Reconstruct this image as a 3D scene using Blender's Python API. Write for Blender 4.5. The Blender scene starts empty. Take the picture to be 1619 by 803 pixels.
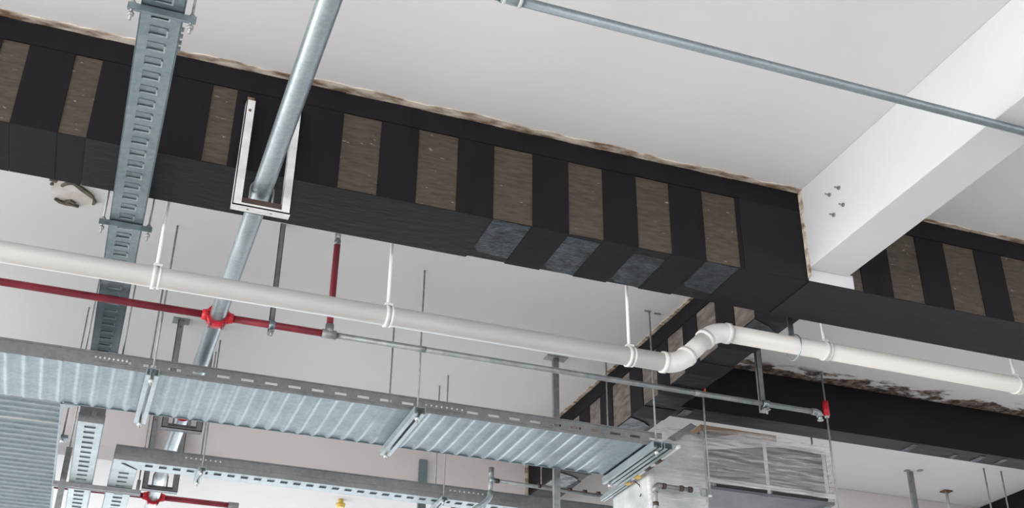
import bpy, math, random
from mathutils import Vector, Matrix, noise
random.seed(7)
scene = bpy.context.scene
COL = scene.collection
EYE = 1.6            # eye height above the floor; heights below are given from the eye and lifted by EYE

# ------------------------------------------------------------------ camera
cam_d = bpy.data.cameras.new('camera'); cam = bpy.data.objects.new('camera', cam_d); COL.objects.link(cam)
R = ((0.93719927, -0.34865807, 0.00975053), (0.17761879, 0.45301069, -0.87363201), (0.30018176, 0.82049916, 0.48648951))
cam.matrix_world = Matrix(((R[0][0], -R[1][0], -R[2][0], 0), (R[0][1], -R[1][1], -R[2][1], 0), (R[0][2], -R[1][2], -R[2][2], EYE), (0, 0, 0, 1)))
cam_d.sensor_fit = 'HORIZONTAL'; cam_d.sensor_width = 36.0; cam_d.lens = 36.0 * 1873.02 / 1619.0
cam_d.clip_start = 0.05; cam_d.clip_end = 300
scene.camera = cam

# ------------------------------------------------------------------ sky, daylight through the window openings, exposure
w = bpy.data.worlds.new('sky'); scene.world = w; w.use_nodes = True
w.node_tree.nodes['Background'].inputs[0].default_value = (0.92, 0.96, 1.0, 1)
w.node_tree.nodes['Background'].inputs[1].default_value = 1.9
def window_light(name, loc, rot, sx, sy, watts, col):
    d = bpy.data.lights.new(name, 'AREA'); d.shape = 'RECTANGLE'; d.size = sx; d.size_y = sy; d.energy = watts; d.color = col
    o = bpy.data.objects.new(name, d); COL.objects.link(o); o.location = loc; o.rotation_euler = rot
H90 = math.pi / 2
window_light('daylight_left', (-8.9, 6, 2.5), (0, -H90, 0), 2.8, 25.0, 1400, (1.0, 0.985, 0.97))
window_light('daylight_far', (3, 21.9, 2.5), (-H90, 0, 0), 21.0, 2.8, 700, (0.86, 0.935, 1.0))
window_light('daylight_near', (3, -8.9, 2.5), (H90, 0, 0), 21.0, 2.8, 270, (1.0, 0.965, 0.94))
scene.view_settings.view_transform = 'Standard'; scene.view_settings.look = 'None'
scene.view_settings.gamma = 1.0; scene.view_settings.use_curve_mapping = False
scene.view_settings.exposure = 0.47

# ------------------------------------------------------------------ materials
def new_mat(name):
    m = bpy.data.materials.new(name); m.use_nodes = True
    nt = m.node_tree; return m, nt, nt.nodes['Principled BSDF']
def N(nt, t, **kw):
    n = nt.nodes.new(t)
    for k, v in kw.items():
        if k in n.inputs: n.inputs[k].default_value = v
        else: setattr(n, k, v)
    return n
def coords(nt, scale=(1, 1, 1), rot=(0, 0, 0)):
    tc = N(nt, 'ShaderNodeTexCoord'); mp = N(nt, 'ShaderNodeMapping')
    mp.inputs['Scale'].default_value = scale; mp.inputs['Rotation'].default_value = rot
    nt.links.new(tc.outputs['Object'], mp.inputs['Vector']); return mp.outputs['Vector']
def ramp(nt, fac, stops):
    r = N(nt, 'ShaderNodeValToRGB'); e = r.color_ramp.elements
    while len(e) < len(stops): e.new(0.5)
    for i, (p, c) in enumerate(stops):
        e[i].position = p; e[i].color = (*c, 1) if len(c) == 3 else c
    nt.links.new(fac, r.inputs['Fac']); return r.outputs['Color']
def mixc(nt, fac, a, b, blend='MIX'):
    m = N(nt, 'ShaderNodeMix', data_type='RGBA', blend_type=blend)
    for sock, v in ((m.inputs[0], fac), (m.inputs[6], a), (m.inputs[7], b)):
        if isinstance(v, (int, float)): sock.default_value = v
        elif isinstance(v, tuple): sock.default_value = (*v, 1)
        else: nt.links.new(v, sock)
    return m.outputs[2]
def math_n(nt, op, a, b=None, clamp=False):
    m = N(nt, 'ShaderNodeMath', operation=op); m.use_clamp = clamp
    for i, v in enumerate((a, b)):
        if v is None: continue
        if isinstance(v, (int, float)): m.inputs[i].default_value = v
        else: nt.links.new(v, m.inputs[i])
    return m.outputs[0]
def bump(nt, b, h, strength=0.2, dist=0.01):
    n = N(nt, 'ShaderNodeBump', Strength=strength, Distance=dist)
    nt.links.new(h, n.inputs['Height']); nt.links.new(n.outputs[0], b.inputs['Normal'])
def noise_t(nt, vec, scale, detail=4.0, rough=0.55):
    n = N(nt, 'ShaderNodeTexNoise', Scale=scale, Detail=detail, Roughness=rough)
    nt.links.new(vec, n.inputs['Vector']); return n.outputs['Fac']

def speckled(name, c1, c2, rough, metal=0.0, scale=(1, 1, 1), ns=6.0, bs=0.0, lo=0.35, hi=0.65, coat=0.0, spec=0.5):
    m, nt, b = new_mat(name)
    f = noise_t(nt, coords(nt, scale), ns)
    nt.links.new(ramp(nt, f, [(lo, c1), (hi, c2)]), b.inputs['Base Color'])
    b.inputs['Roughness'].default_value = rough; b.inputs['Metallic'].default_value = metal
    b.inputs['Coat Weight'].default_value = coat; b.inputs['Specular IOR Level'].default_value = spec
    if bs: bump(nt, b, f, bs)
    return m
def galvanized(name, c1, c2, rough, metal=0.85, cell=60.0):
    m, nt, b = new_mat(name); v = coords(nt)
    vo = N(nt, 'ShaderNodeTexVoronoi', Scale=cell); nt.links.new(v, vo.inputs['Vector'])
    sep = N(nt, 'ShaderNodeSeparateColor'); nt.links.new(vo.outputs['Color'], sep.inputs[0])
    f2 = noise_t(nt, v, 5.0, 5)
    f = math_n(nt, 'ADD', math_n(nt, 'MULTIPLY', sep.outputs[0], 0.2), math_n(nt, 'MULTIPLY', f2, 0.8))
    nt.links.new(ramp(nt, f, [(0.25, c1), (0.7, c2)]), b.inputs['Base Color'])
    b.inputs['Metallic'].default_value = metal
    r = math_n(nt, 'ADD', math_n(nt, 'MULTIPLY', sep.outputs[1], 0.08), rough - 0.04)
    nt.links.new(r, b.inputs['Roughness'])
    bump(nt, b, f2, 0.05)
    return m

M = {}
# ceiling paint with the peeled, damp-stained band along the far black beam
m, nt, b = new_mat('ceiling_paint')
v = coords(nt)
f = noise_t(nt, v, 0.8, 5); f2 = noise_t(nt, v, 30.0, 3)
base = ramp(nt, f, [(0.3, (0.655, 0.645, 0.645)), (0.7, (0.70, 0.69, 0.69))])
sx = N(nt, 'ShaderNodeSeparateXYZ'); nt.links.new(v, sx.inputs[0])
ny = noise_t(nt, coords(nt, (1.0, 0.4, 1)), 2.2, 3)
edge = math_n(nt, 'ADD', 5.58, math_n(nt, 'MULTIPLY', ny, 0.28))
band = math_n(nt, 'MULTIPLY', math_n(nt, 'SUBTRACT', sx.outputs[1], edge), 14.0, True)
xin = math_n(nt, 'MULTIPLY', math_n(nt, 'SUBTRACT', sx.outputs[0], 3.15), 20.0, True)
xin = math_n(nt, 'MULTIPLY', xin, math_n(nt, 'LESS_THAN', sx.outputs[1], 6.0))
ns = math_n(nt, 'ADD', noise_t(nt, coords(nt, (0.7, 1.5, 1)), 6.5, 5, 0.62), math_n(nt, 'MULTIPLY', math_n(nt, 'SUBTRACT', sx.outputs[1], 5.80), 1.1))
spots = ramp(nt, ns, [(0.47, (0, 0, 0)), (0.55, (1, 1, 1))])
mask = math_n(nt, 'MULTIPLY', math_n(nt, 'MULTIPLY', band, xin), spots)
stain = ramp(nt, noise_t(nt, v, 22.0, 4), [(0.40, (0.045, 0.036, 0.032)), (0.66, (0.26, 0.20, 0.165))])
c = mixc(nt, mask, base, stain)
nt.links.new(c, b.inputs['Base Color']); b.inputs['Roughness'].default_value = 0.85; b.inputs['Specular IOR Level'].default_value = 0.2
bump(nt, b, f2, 0.04); M['ceiling'] = m

M['white_paint'] = speckled('white_paint', (0.565, 0.565, 0.58), (0.60, 0.60, 0.615), 0.8, ns=2.0, bs=0.02, spec=0.2)
M['pink_paint'] = speckled('warm_white_paint', (0.66, 0.61, 0.60), (0.70, 0.66, 0.65), 0.85, ns=1.6, bs=0.02, spec=0.2)
M['floor'] = speckled('floor_concrete', (0.62, 0.615, 0.605), (0.70, 0.695, 0.685), 0.7, ns=1.3)
M['plaster'] = speckled('bare_plaster', (0.17, 0.11, 0.065), (0.64, 0.56, 0.48), 0.9, scale=(0.35, 1, 1), ns=24.0, bs=0.3, lo=0.36, hi=0.60)
# bare concrete between the strips: brown, scratched lengthwise
m, nt, b = new_mat('ground_concrete')
v1 = coords(nt, (1.5, 1.5, 9)); v2 = coords(nt)
f = noise_t(nt, v1, 9.0, 6, 0.65); f2 = noise_t(nt, v2, 3.0, 3); f3 = noise_t(nt, coords(nt, (3, 3, 9)), 9.0, 2)
c = ramp(nt, f, [(0.3, (0.031, 0.022, 0.016)), (0.75, (0.098, 0.075, 0.055))])
c = mixc(nt, math_n(nt, 'MULTIPLY', f2, 0.6), c, (0.036, 0.026, 0.018))
c = mixc(nt, ramp(nt, f3, [(0.70, (0, 0, 0)), (0.76, (0.7, 0.7, 0.7))]), c, (0.34, 0.29, 0.25))
nt.links.new(c, b.inputs['Base Color']); b.inputs['Roughness'].default_value = 0.75; bump(nt, b, f, 0.25); M['concrete'] = m
m2 = m.copy(); m2.name = 'ground_concrete_pale'
M['concrete_pale'] = speckled('dusty_concrete', (0.085, 0.067, 0.056), (0.19, 0.160, 0.143), 0.8, scale=(1, 1, 3), ns=9.0, bs=0.3)
def carbon(name, col, rough, bs, nsc, spec=0.5, coat=0.0):
    m, nt, b = new_mat(name)
    v = coords(nt); f = noise_t(nt, coords(nt, nsc), 5.0, 5, 0.6)
    wv = N(nt, 'ShaderNodeTexWave', Scale=90.0, Distortion=1.5); nt.links.new(v, wv.inputs['Vector'])
    nt.links.new(ramp(nt, f, [(0.3, tuple(x * 0.75 for x in col)), (0.7, tuple(x * 1.3 for x in col))]), b.inputs['Base Color'])
    nt.links.new(math_n(nt, 'ADD', math_n(nt, 'MULTIPLY', f, 0.3), rough - 0.15), b.inputs['Roughness'])
    b.inputs['Specular IOR Level'].default_value = spec; b.inputs['Coat Weight'].default_value = coat; b.inputs['Coat Roughness'].default_value = 0.2
    h = math_n(nt, 'ADD', math_n(nt, 'MULTIPLY', wv.outputs['Fac'], 0.05), f)
    bump(nt, b, h, bs, 0.02); return m
M['carbon'] = carbon('carbon_fibre', (0.0085, 0.0078, 0.0095), 0.65, 0.12, (3, 3, 1), 0.14)
M['carbon_gloss'] = carbon('carbon_fibre_resin', (0.0075, 0.0082, 0.0100), 0.55, 0.22, (2, 6, 2), 0.16, 0.0)
m, nt, b = new_mat('glossy_resin')
f = noise_t(nt, coords(nt, (1, 1, 1)), 14.0, 6, 0.7); f2 = noise_t(nt, coords(nt), 60.0, 3)
nt.links.new(ramp(nt, f, [(0.36, (0.009, 0.011, 0.014)), (0.66, (0.022, 0.034, 0.045))]), b.inputs['Base Color'])  # bluish sheen of reflected daylight is put into the resin's base colour
nt.links.new(ramp(nt, f, [(0.38, (0.55, 0.55, 0.55)), (0.64, (0.38, 0.38, 0.38))]), b.inputs['Roughness'])
b.inputs['Specular IOR Level'].default_value = 0.24; bump(nt, b, math_n(nt, 'ADD', f, math_n(nt, 'MULTIPLY', f2, 0.3)), 0.5, 0.02); M['carbon_resin'] = m
M['carbon_sheet'] = carbon('carbon_fibre_sheet', (0.0105, 0.0100, 0.0120), 0.6, 0.15, (1, 4, 2), 0.18)
M['galv'] = galvanized('galvanized_steel', (0.168, 0.214, 0.230), (0.255, 0.305, 0.322), 0.42)
M['galv_bright'] = galvanized('bright_galvanized_steel', (0.30, 0.35, 0.365), (0.42, 0.475, 0.49), 0.42)
M['galv_dull'] = galvanized('dull_galvanized_steel', (0.20, 0.207, 0.215), (0.29, 0.297, 0.305), 0.5, 0.7)
M['galv_pipe'] = galvanized('galvanized_pipe', (0.235, 0.28, 0.295), (0.37, 0.42, 0.435), 0.38, 0.85, 90)
M['conduit_steel'] = galvanized('conduit_steel', (0.16, 0.19, 0.205), (0.23, 0.265, 0.28), 0.42, 0.75, 90)
M['grey_metal'] = speckled('grey_metal', (0.20, 0.215, 0.22), (0.29, 0.305, 0.31), 0.45, 0.5, ns=20)
M['rod'] = speckled('zinc_rod', (0.26, 0.27, 0.27), (0.36, 0.37, 0.37), 0.5, 0.5, ns=30)
M['pale_steel'] = speckled('pale_steel', (0.55, 0.56, 0.55), (0.70, 0.71, 0.70), 0.5, 0.25, ns=14)
M['pvc'] = speckled('white_pvc', (0.55, 0.53, 0.51), (0.585, 0.565, 0.545), 0.38, ns=2.0)
M['pvc_bright'] = speckled('white_pvc_fitting', (0.64, 0.62, 0.60), (0.68, 0.66, 0.64), 0.35, ns=3.0)
M['red'] = speckled('red_pipe_paint', (0.17, 0.011, 0.024), (0.28, 0.020, 0.040), 0.45, ns=7.0, bs=0.05)
M['red_bright'] = speckled('bright_red_paint', (0.50, 0.010, 0.022), (0.60, 0.014, 0.030), 0.4, ns=6.0)
M['dark'] = speckled('dark_gap', (0.012, 0.012, 0.013), (0.02, 0.02, 0.02), 0.8)
M['rust'] = speckled('rusty_steel', (0.08, 0.035, 0.02), (0.20, 0.11, 0.07), 0.7, ns=20)
M['brown'] = speckled('brown_coating', (0.03, 0.018, 0.014), (0.06, 0.035, 0.028), 0.6, ns=12)
M['cardboard'] = speckled('cardboard', (0.25, 0.17, 0.11), (0.33, 0.24, 0.17), 0.85, ns=5)
M['yellow'] = speckled('yellow_plastic', (0.56, 0.38, 0.07), (0.66, 0.46, 0.10), 0.45)
M['flake'] = speckled('dark_flake', (0.06, 0.052, 0.042), (0.16, 0.14, 0.11), 0.85, ns=18, bs=0.3)
M['tan'] = speckled('peeled_ceiling', (0.56, 0.49, 0.44), (0.67, 0.655, 0.65), 0.9, ns=9, bs=0.2)
M['insulation'] = speckled('silver_insulation', (0.36, 0.39, 0.40), (0.58, 0.60, 0.60), 0.4, 0.35, ns=6, bs=0.4)
M['unit'] = speckled('unit_casing', (0.10, 0.10, 0.115), (0.15, 0.15, 0.165), 0.5, 0.3, scale=(1, 1, 4), ns=4)
M['white_plastic'] = speckled('white_plastic', (0.76, 0.76, 0.75), (0.82, 0.82, 0.81), 0.4)
# stretch film: creased clear plastic
m, nt, b = new_mat('stretch_film')
f = noise_t(nt, coords(nt, (1.0, 1.0, 14), (0, 0.10, 0)), 4.0, 6, 0.65)
al = ramp(nt, f, [(0.40, (0.05, 0.05, 0.05)), (0.68, (0.50, 0.50, 0.50))])
nt.links.new(al, b.inputs['Alpha']); b.inputs['Base Color'].default_value = (0.80, 0.79, 0.80, 1); b.inputs['Roughness'].default_value = 0.25
bump(nt, b, f, 0.6, 0.03); M['film'] = m

m = M['film'].copy(); m.name = 'stretch_film_dense'; M['film_dense'] = m
for nd in m.node_tree.nodes:
    if nd.type == 'VALTORGB': nd.color_ramp.elements[0].color = (0.32, 0.32, 0.32, 1); nd.color_ramp.elements[1].color = (0.72, 0.72, 0.72, 1)
# ------------------------------------------------------------------ mesh builder
class MB:
    def __init__(s): s.v = []; s.f = []; s.sm = []
    def face(s, idx, sm=False): s.f.append(idx); s.sm.append(sm)
    def box(s, x0, x1, y0, y1, z0, z1):
        n = len(s.v)
        s.v += [(x, y, z) for z in (z0, z1) for y in (y0, y1) for x in (x0, x1)]
        for q in ((0, 2, 3, 1), (4, 5, 7, 6), (0, 1, 5, 4), (2, 6, 7, 3), (0, 4, 6, 2), (1, 3, 7, 5)): s.face([n + i for i in q])
        return s
    def prism(s, poly, axis, a, b, sm=False):
        """poly: list of 2-D points in the two axes other than `axis`, extruded from a to b."""
        n = len(s.v); k = len(poly)
        for t in (a, b):
            for p, q in poly:
                s.v.append({'x': (t, p, q), 'y': (p, t, q), 'z': (p, q, t)}[axis])
        for i in range(k): s.face([n + i, n + (i + 1) % k, n + k + (i + 1) % k, n + k + i], sm)
        s.face([n + i for i in range(k)][::-1]); s.face([n + k + i for i in range(k)])
        return s
    def tube(s, pts, r, n=12, closed=False, cap=True):
        pts = [Vector(p) for p in pts]; k = len(pts); rr = r if isinstance(r, (list, tuple)) else [r] * k
        base = len(s.v); up = None
        for i, p in enumerate(pts):
            if closed: d = pts[(i + 1) % k] - pts[i - 1]
            else: d = pts[min(i + 1, k - 1)] - pts[max(i - 1, 0)]
            d.normalize()
            if up is None:
                up = Vector((0, 0, 1)) if abs(d.z) < 0.9 else Vector((1, 0, 0))
            a = up - d * up.dot(d)
            if a.length < 1e-6: a = d.orthogonal()
            a.normalize(); up = a; b_ = d.cross(a)
            for j in range(n):
                t = 2 * math.pi * j / n
                s.v.append(tuple(p + (a * math.cos(t) + b_ * math.sin(t)) * rr[i]))
        for i in range(k if closed else k - 1):
            for j in range(n):
                a0 = base + i * n + j; a1 = base + i * n + (j + 1) % n; i2 = (i + 1) % k
                b0 = base + i2 * n + j; b1 = base + i2 * n + (j + 1) % n
                s.face([a0, a1, b1, b0], True)
        if cap and not closed:
            s.face([base + j for j in range(n)][::-1]); s.face([base + (k - 1) * n + j for j in range(n)])
        return s
    def ring(s, c, axis, R_, r, n=24, m=8, a0=0.0, a1=2 * math.pi):
        full = abs(a1 - a0 - 2 * math.pi) < 1e-6; pts = []
        for i in range(n if full else n + 1):
            t = a0 + (a1 - a0) * i / n; p, q = R_ * math.cos(t), R_ * math.sin(t)
            pts.append({'x': (c[0], c[1] + p, c[2] + q), 'y': (c[0] + p, c[1], c[2] + q), 'z': (c[0] + p, c[1] + q, c[2])}[axis])
        return s.tube(pts, r, m, closed=full)
    def band(s, c, axis, ri, ro, half, n=28):
        """flat hoop around a pipe"""
        base = len(s.v)
        for i in range(n):
            t = 2 * math.pi * i / n
            for rad, off in ((ri, -half), (ro, -half), (ro, half), (ri, half)):
                p, q = rad * math.cos(t), rad * math.sin(t)
                s.v.append({'x': (c[0] + off, c[1] + p, c[2] + q), 'y': (c[0] + p, c[1] + off, c[2] + q), 'z': (c[0] + p, c[1] + q, c[2] + off)}[axis])
        for i in range(n):
            for j in range(4):
                s.face([base + i * 4 + j, base + i * 4 + (j + 1) % 4, base + ((i + 1) % n) * 4 + (j + 1) % 4, base + ((i + 1) % n) * 4 + j], j == 1)
        return s
    def plate(s, axis, u0, u1, v0, v1, z, slots, depth, sv0, sv1, rim=0.0):
        """underside sheet at height z running along axis, with pockets pressed up by depth; slots = [(a,b)]"""
        def P(u, v_, zz): return (u, v_, zz) if axis == 'x' else (v_, u, zz)
        def quad(a, b_, c, d):
            n = len(s.v); s.v.extend([a, b_, c, d]); s.face([n, n + 1, n + 2, n + 3])
        def flat(ua, ub, va, vb, zz): quad(P(ua, va, zz), P(ub, va, zz), P(ub, vb, zz), P(ua, vb, zz))
        flat(u0, u1, v0, sv0, z); flat(u0, u1, sv1, v1, z)
        cur = u0
        for a, b_ in slots:
            flat(cur, a, sv0, sv1, z); cur = b_; zt = z + depth; zr = z - rim
            flat(a, b_, sv0, sv1, zt)
            quad(P(a, sv0, zr), P(b_, sv0, zr), P(b_, sv0, zt), P(a, sv0, zt)); quad(P(a, sv1, zr), P(b_, sv1, zr), P(b_, sv1, zt), P(a, sv1, zt))
            quad(P(a, sv0, zr), P(a, sv1, zr), P(a, sv1, zt), P(a, sv0, zt)); quad(P(b_, sv0, zr), P(b_, sv1, zr), P(b_, sv1, zt), P(b_, sv0, zt))
        flat(cur, u1, sv0, sv1, z)
        return s
    def build(s, name, mat, parent=None, bevel=0.0):
        root = parent
        while root is not None and root.parent is not None: root = root.parent
        o0 = Vector(root.location) if root is not None else Vector((0, 0, 0))
        if root is None:                       # a thing that is one mesh: origin at its lowest centre
            xs, ys, zs = zip(*s.v); o0 = Vector(((min(xs) + max(xs)) / 2, (min(ys) + max(ys)) / 2, min(zs) + EYE))
        me = bpy.data.meshes.new(name)
        me.from_pydata([(x - o0.x, y - o0.y, z + EYE - o0.z) for x, y, z in s.v], [], s.f)
        me.materials.append(mat); me.polygons.foreach_set('use_smooth', s.sm); me.validate(); me.update()
        import bmesh
        bm = bmesh.new(); bm.from_mesh(me); bmesh.ops.recalc_face_normals(bm, faces=bm.faces); bm.to_mesh(me); bm.free()
        o = bpy.data.objects.new(name, me); COL.objects.link(o)
        if parent is not None: o.parent = parent
        else: o.location = o0
        if bevel:
            md = o.modifiers.new('bevel', 'BEVEL'); md.width = bevel; md.segments = 2; md.limit_method = 'ANGLE'; md.angle_limit = 0.8
        return o
def tag(o, label, cat, group=None, kind=None):
    o['label'] = label; o['category'] = cat
    if group: o['group'] = group
    if kind: o['kind'] = kind
    return o
def thing(name, label, cat, loc, group=None):
    o = bpy.data.objects.new(name, None); COL.objects.link(o); o.empty_display_size = 0.05
    o.location = (loc[0], loc[1], loc[2] + EYE); return tag(o, label, cat, group)
def struct(name, mb, mat, label, cat, bevel=0.0):
    return tag(mb.build(name, mat, None, bevel), label, cat, None, 'structure')
def B(*a): return MB().box(*a)

CEIL = 3.0
# ------------------------------------------------------------------ the shell
ceil = struct('ceiling', MB().box(-9, 15, -9, 22, CEIL, CEIL + 0.2), M['ceiling'], 'pale grey painted concrete ceiling slab above all the pipes', 'ceiling')
ceil.location.z  # underside sits at CEIL + EYE
# keep the ceiling texture in room coordinates
ceil.data.transform(Matrix.Translation(Vector(ceil.location))); ceil.location = (0, 0, 0)
struct('floor', MB().box(-9, 15, -9, 22, -EYE - 0.2, -EYE), M['floor'], 'grey concrete floor below the frame', 'floor')
def wall(name, axis, at, lo, hi, label):
    mb = MB(); t = 0.2
    for z0, z1 in ((-EYE, -0.5), (2.3, CEIL)):
        if axis == 'x': mb.box(at, at + t, lo, hi, z0, z1)
        else: mb.box(lo, hi, at, at + t, z0, z1)
    k = 5
    for i in range(k + 1):
        c = lo + (hi - lo) * i / k
        if axis == 'x': mb.box(at, at + t, c - 0.25, c + 0.25, -0.5, 2.3)
        else: mb.box(c - 0.25, c + 0.25, at, at + t, -0.5, 2.3)
    struct(name, mb, M['white_paint'], label, 'wall')
wall('wall_left', 'x', -9.2, -9, 22, 'white wall with wide window openings on the left, outside the frame')
wall('wall_right', 'x', 15.0, -9, 22, 'white wall with wide window openings on the right, outside the frame')
wall('wall_back', 'y', 22.0, -9, 15, 'white far wall with wide window openings, outside the frame')
wall('wall_front', 'y', -9.2, -9, 15, 'white wall with wide window openings behind the viewer')

def smooth_rand(n, amp, seed, step=3.0):
    return [amp * noise.noise(Vector((i / step, seed * 7.3, 0.5))) for i in range(n)]
def ragged(axis, a0, a1, fixed, d, wmean, amp, seg, seed, pl, th=0.004):
    """thin ragged strip of bare plaster: runs along axis, grows from `fixed` in direction d; pl says which plane"""
    n = max(4, int((a1 - a0) / seg)); r1 = smooth_rand(n + 1, amp, seed); r2 = smooth_rand(n + 1, amp * 0.7, seed + 3, 1.3)
    poly = [(a0 + (a1 - a0) * i / n, fixed) for i in range(n + 1)]
    poly += [(a0 + (a1 - a0) * i / n, fixed + d * max(0.006, wmean + r1[i] + r2[i])) for i in range(n, -1, -1)]
    return poly
# ragged outlines
def blob(cx, cy, rx, ry, seed, n=16, rough=0.3):
    return [(cx + rx * (1 + rough * noise.noise(Vector((math.cos(t) * 1.5, math.sin(t) * 1.5, seed)))) * math.cos(t),
             cy + ry * (1 + rough * noise.noise(Vector((math.cos(t) * 1.5, math.sin(t) * 1.5, seed + 9)))) * math.sin(t)) for t in [2 * math.pi * i / n for i in range(n)]]
# main black beam running left to right
YN, YF, ZB = 4.01, 4.35, 2.53
beam = struct('beam', MB().box(-8.9, 14.9, YN, YF, ZB, CEIL), M['concrete'], 'long brown concrete beam wrapped in black carbon fibre strips, crossing the whole view', 'beam')
PAN = [(-2.3, -2.15), (-1.95, -1.8), (-1.6, -1.45), (-1.25, -1.13), (-0.92, -0.81), (-0.606, -0.511), (-0.342, -0.242), (0.184, 0.281), (0.719, 0.880), (1.044, 1.217), (1.380, 1.556), (1.724, 1.886), (2.051, 2.213), (2.382, 2.553)]
PAN_R = [(3.152, 3.200), (3.369, 3.544), (3.712, 3.894), (4.062, 4.235), (4.405, 4.58), (4.75, 4.92), (5.09, 5.26)]
def wrap_y(x0, x1, mat=M['carbon'], top=CEIL, t=0.005):
    poly = [(YN - t, top), (YN - t, ZB - t), (YF + t, ZB - t), (YF + t, top), (YF, top), (YF, ZB), (YN, ZB), (YN, top)]
    return MB().prism(poly, 'x', x0, x1).build('carbon_fibre_strip', mat, beam, 0.002)
edges = [-2.6] + [e for p in PAN for e in p] + [2.905]
for i in range(0, len(edges), 2): wrap_y(edges[i], edges[i + 1])
edges = [e for p in PAN_R for e in p][1:] + [5.6]
for i in range(0, len(edges), 2): wrap_y(edges[i], edges[i + 1])
for x0, x1 in ((-8.9, -2.6), (5.6, 14.9)): wrap_y(x0, x1)
MB().box(-8.9, 2.905, YN - 0.008, YN - 0.0005, 2.893, CEIL - 0.012).build('carbon_fibre_band', M['carbon'], beam)
MB().box(3.14, 14.9, YN - 0.008, YN - 0.0005, 2.895, CEIL - 0.012).build('carbon_fibre_band', M['carbon'], beam)
MB().box(2.575, 2.903, YN - 0.0075, YN - 0.0045, ZB - 0.004, 2.9).build('carbon_fibre_sheet', M['carbon_sheet'], beam)
for x0, x1 in ((-8.9, 2.905), (2.906, 14.9)):
    MB().box(x0, x1, YN + 0.002, YF - 0.002, ZB - 0.0025, ZB - 0.0003).build('carbon_fibre_sheet', M['carbon_gloss'], beam)
for x0, x1 in [(p0 - 0.0, p1) for p0, p1 in PAN if p1 < 1.3] + [(p0, p1) for p0, p1 in PAN_R]:
    MB().box(x0 + 0.001, x1 - 0.001, YN - 0.0045, YF + 0.0045, ZB - 0.0048, ZB - 0.0026).build('carbon_fibre_sheet', M['carbon'], beam)
for (x0, x1), y0, y1 in zip(PAN[-4:], (0.0, 0.02, 0.05, 0.0), (0.30, 0.34, 0.34, 0.27)):
    MB().prism([(x0 + 0.002, YN + y0), (x1 - 0.004, YN + y0 + 0.004), (x1 - 0.002, YN + y1), (x0 + 0.03, YN + y1 - 0.02), (x0 + 0.004, YN + y1 - 0.05)], 'z', ZB - 0.0036, ZB - 0.0026).build('resin_patch', M['carbon_resin'], beam)
MB().box(2.906, 9.0, YN - 0.0055, YF + 0.0055, ZB - 0.0072, ZB - 0.0052).build('carbon_fibre_sheet', M['carbon_sheet'], beam)
MB().box(-0.24, 1.376, YN - 0.0052, YF + 0.0055, ZB - 0.0066, ZB - 0.0052).build('carbon_fibre_sheet', M['carbon_gloss'], beam)
MB().box(2.903, 3.149, YN - 0.005, YN - 0.0003, ZB, CEIL - 0.42 + 0.02).build('painted_face', M['white_paint'], beam)
MB().prism(ragged('x', -4.0, 2.905, YN - 0.003, -1, 0.040, 0.016, 0.04, 2, 'z'), 'z', CEIL - 0.005, CEIL - 0.0005).build('bare_plaster_edge', M['plaster'], beam)
MB().prism(ragged('x', 3.13, 6.5, YN - 0.003, -1, 0.026, 0.012, 0.04, 5, 'z'), 'z', CEIL - 0.005, CEIL - 0.0005).build('bare_plaster_edge', M['plaster'], beam)

# white beam running towards the viewer
wb = struct('beam', MB().box(2.905, 3.122, -8.9, YN - 0.006, 2.589, CEIL), M['white_paint'], 'white painted beam running from the black beam to the upper right corner', 'beam', 0.004)
pl = [(q, p) for p, q in ragged('z', ZB + 0.01, CEIL - 0.006, YN - 0.007, -1, 0.026, 0.014, 0.025, 9, 'x')]
MB().prism(pl, 'x', 2.900, 2.9045).build('bare_plaster_edge', M['plaster'], wb)

# black striped beam running away to the lower left
XA, XB, ZD = 2.968, 3.175, 2.612
db = struct('beam', MB().box(XA, XB, YF + 0.006, 7.70, ZD, CEIL), M['concrete_pale'], 'striped black and brown beam running away behind the white drain pipe', 'beam')
PD = [(4.57, 4.76), (4.943, 5.146), (5.31, 5.494), (5.64, 5.83), (6.0, 6.25), (6.436, 6.604), (6.77, 6.93), (7.1, 7.25), (7.44, 7.484)]
edges = [YF + 0.006] + [e for p in PD for e in p] + [7.70]
for i in range(0, len(edges), 2):
    t = 0.005; poly = [(XA - t, CEIL), (XA - t, ZD - t), (XB + t, ZD - t), (XB + t, CEIL), (XB, CEIL), (XB, ZD), (XA, ZD), (XA, CEIL)]
    MB().prism(poly, 'y', edges[i], edges[i + 1]).build('carbon_fibre_strip', M['carbon'], db, 0.002)
MB().box(XA - 0.008, XA - 0.0005, YF + 0.006, 7.70, 2.895, CEIL - 0.01).build('carbon_fibre_band', M['carbon'], db)
MB().box(XA + 0.002, XB - 0.002, YF + 0.006, 7.70, ZD - 0.0025, ZD - 0.0003).build('carbon_fibre_sheet', M['carbon_gloss'], db)
for y0, y1 in ((4.58, 4.77), (6.02, 6.30), (6.78, 6.95), (7.12, 7.42)):
    MB().prism([(XA + 0.004, y0), (XB - 0.09, y0 + 0.05), (XB - 0.03, y0 + 0.10), (XB - 0.05, y1 - 0.02), (XA + 0.05, y1), (XA + 0.004, y1 - 0.03)], 'z', ZD - 0.0065, ZD - 0.0026).build('resin_patch', M['carbon_resin'], db)
pl = [(q, p) for p, q in ragged('y', YF + 0.01, 7.70, XA - 0.003, -1, 0.024, 0.010, 0.05, 12, 'z')]
MB().prism(pl, 'z', CEIL - 0.005, CEIL - 0.0005).build('bare_plaster_edge', M['plaster'], db)
pl = [(p, q) for q, p in ragged('z', 2.62, CEIL - 0.006, XA - 0.006, -1, 0.026, 0.008, 0.03, 14, 'y')]
MB().prism(pl, 'y', 7.704, 7.7095).build('bare_plaster_edge', M['plaster'], db)

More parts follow.
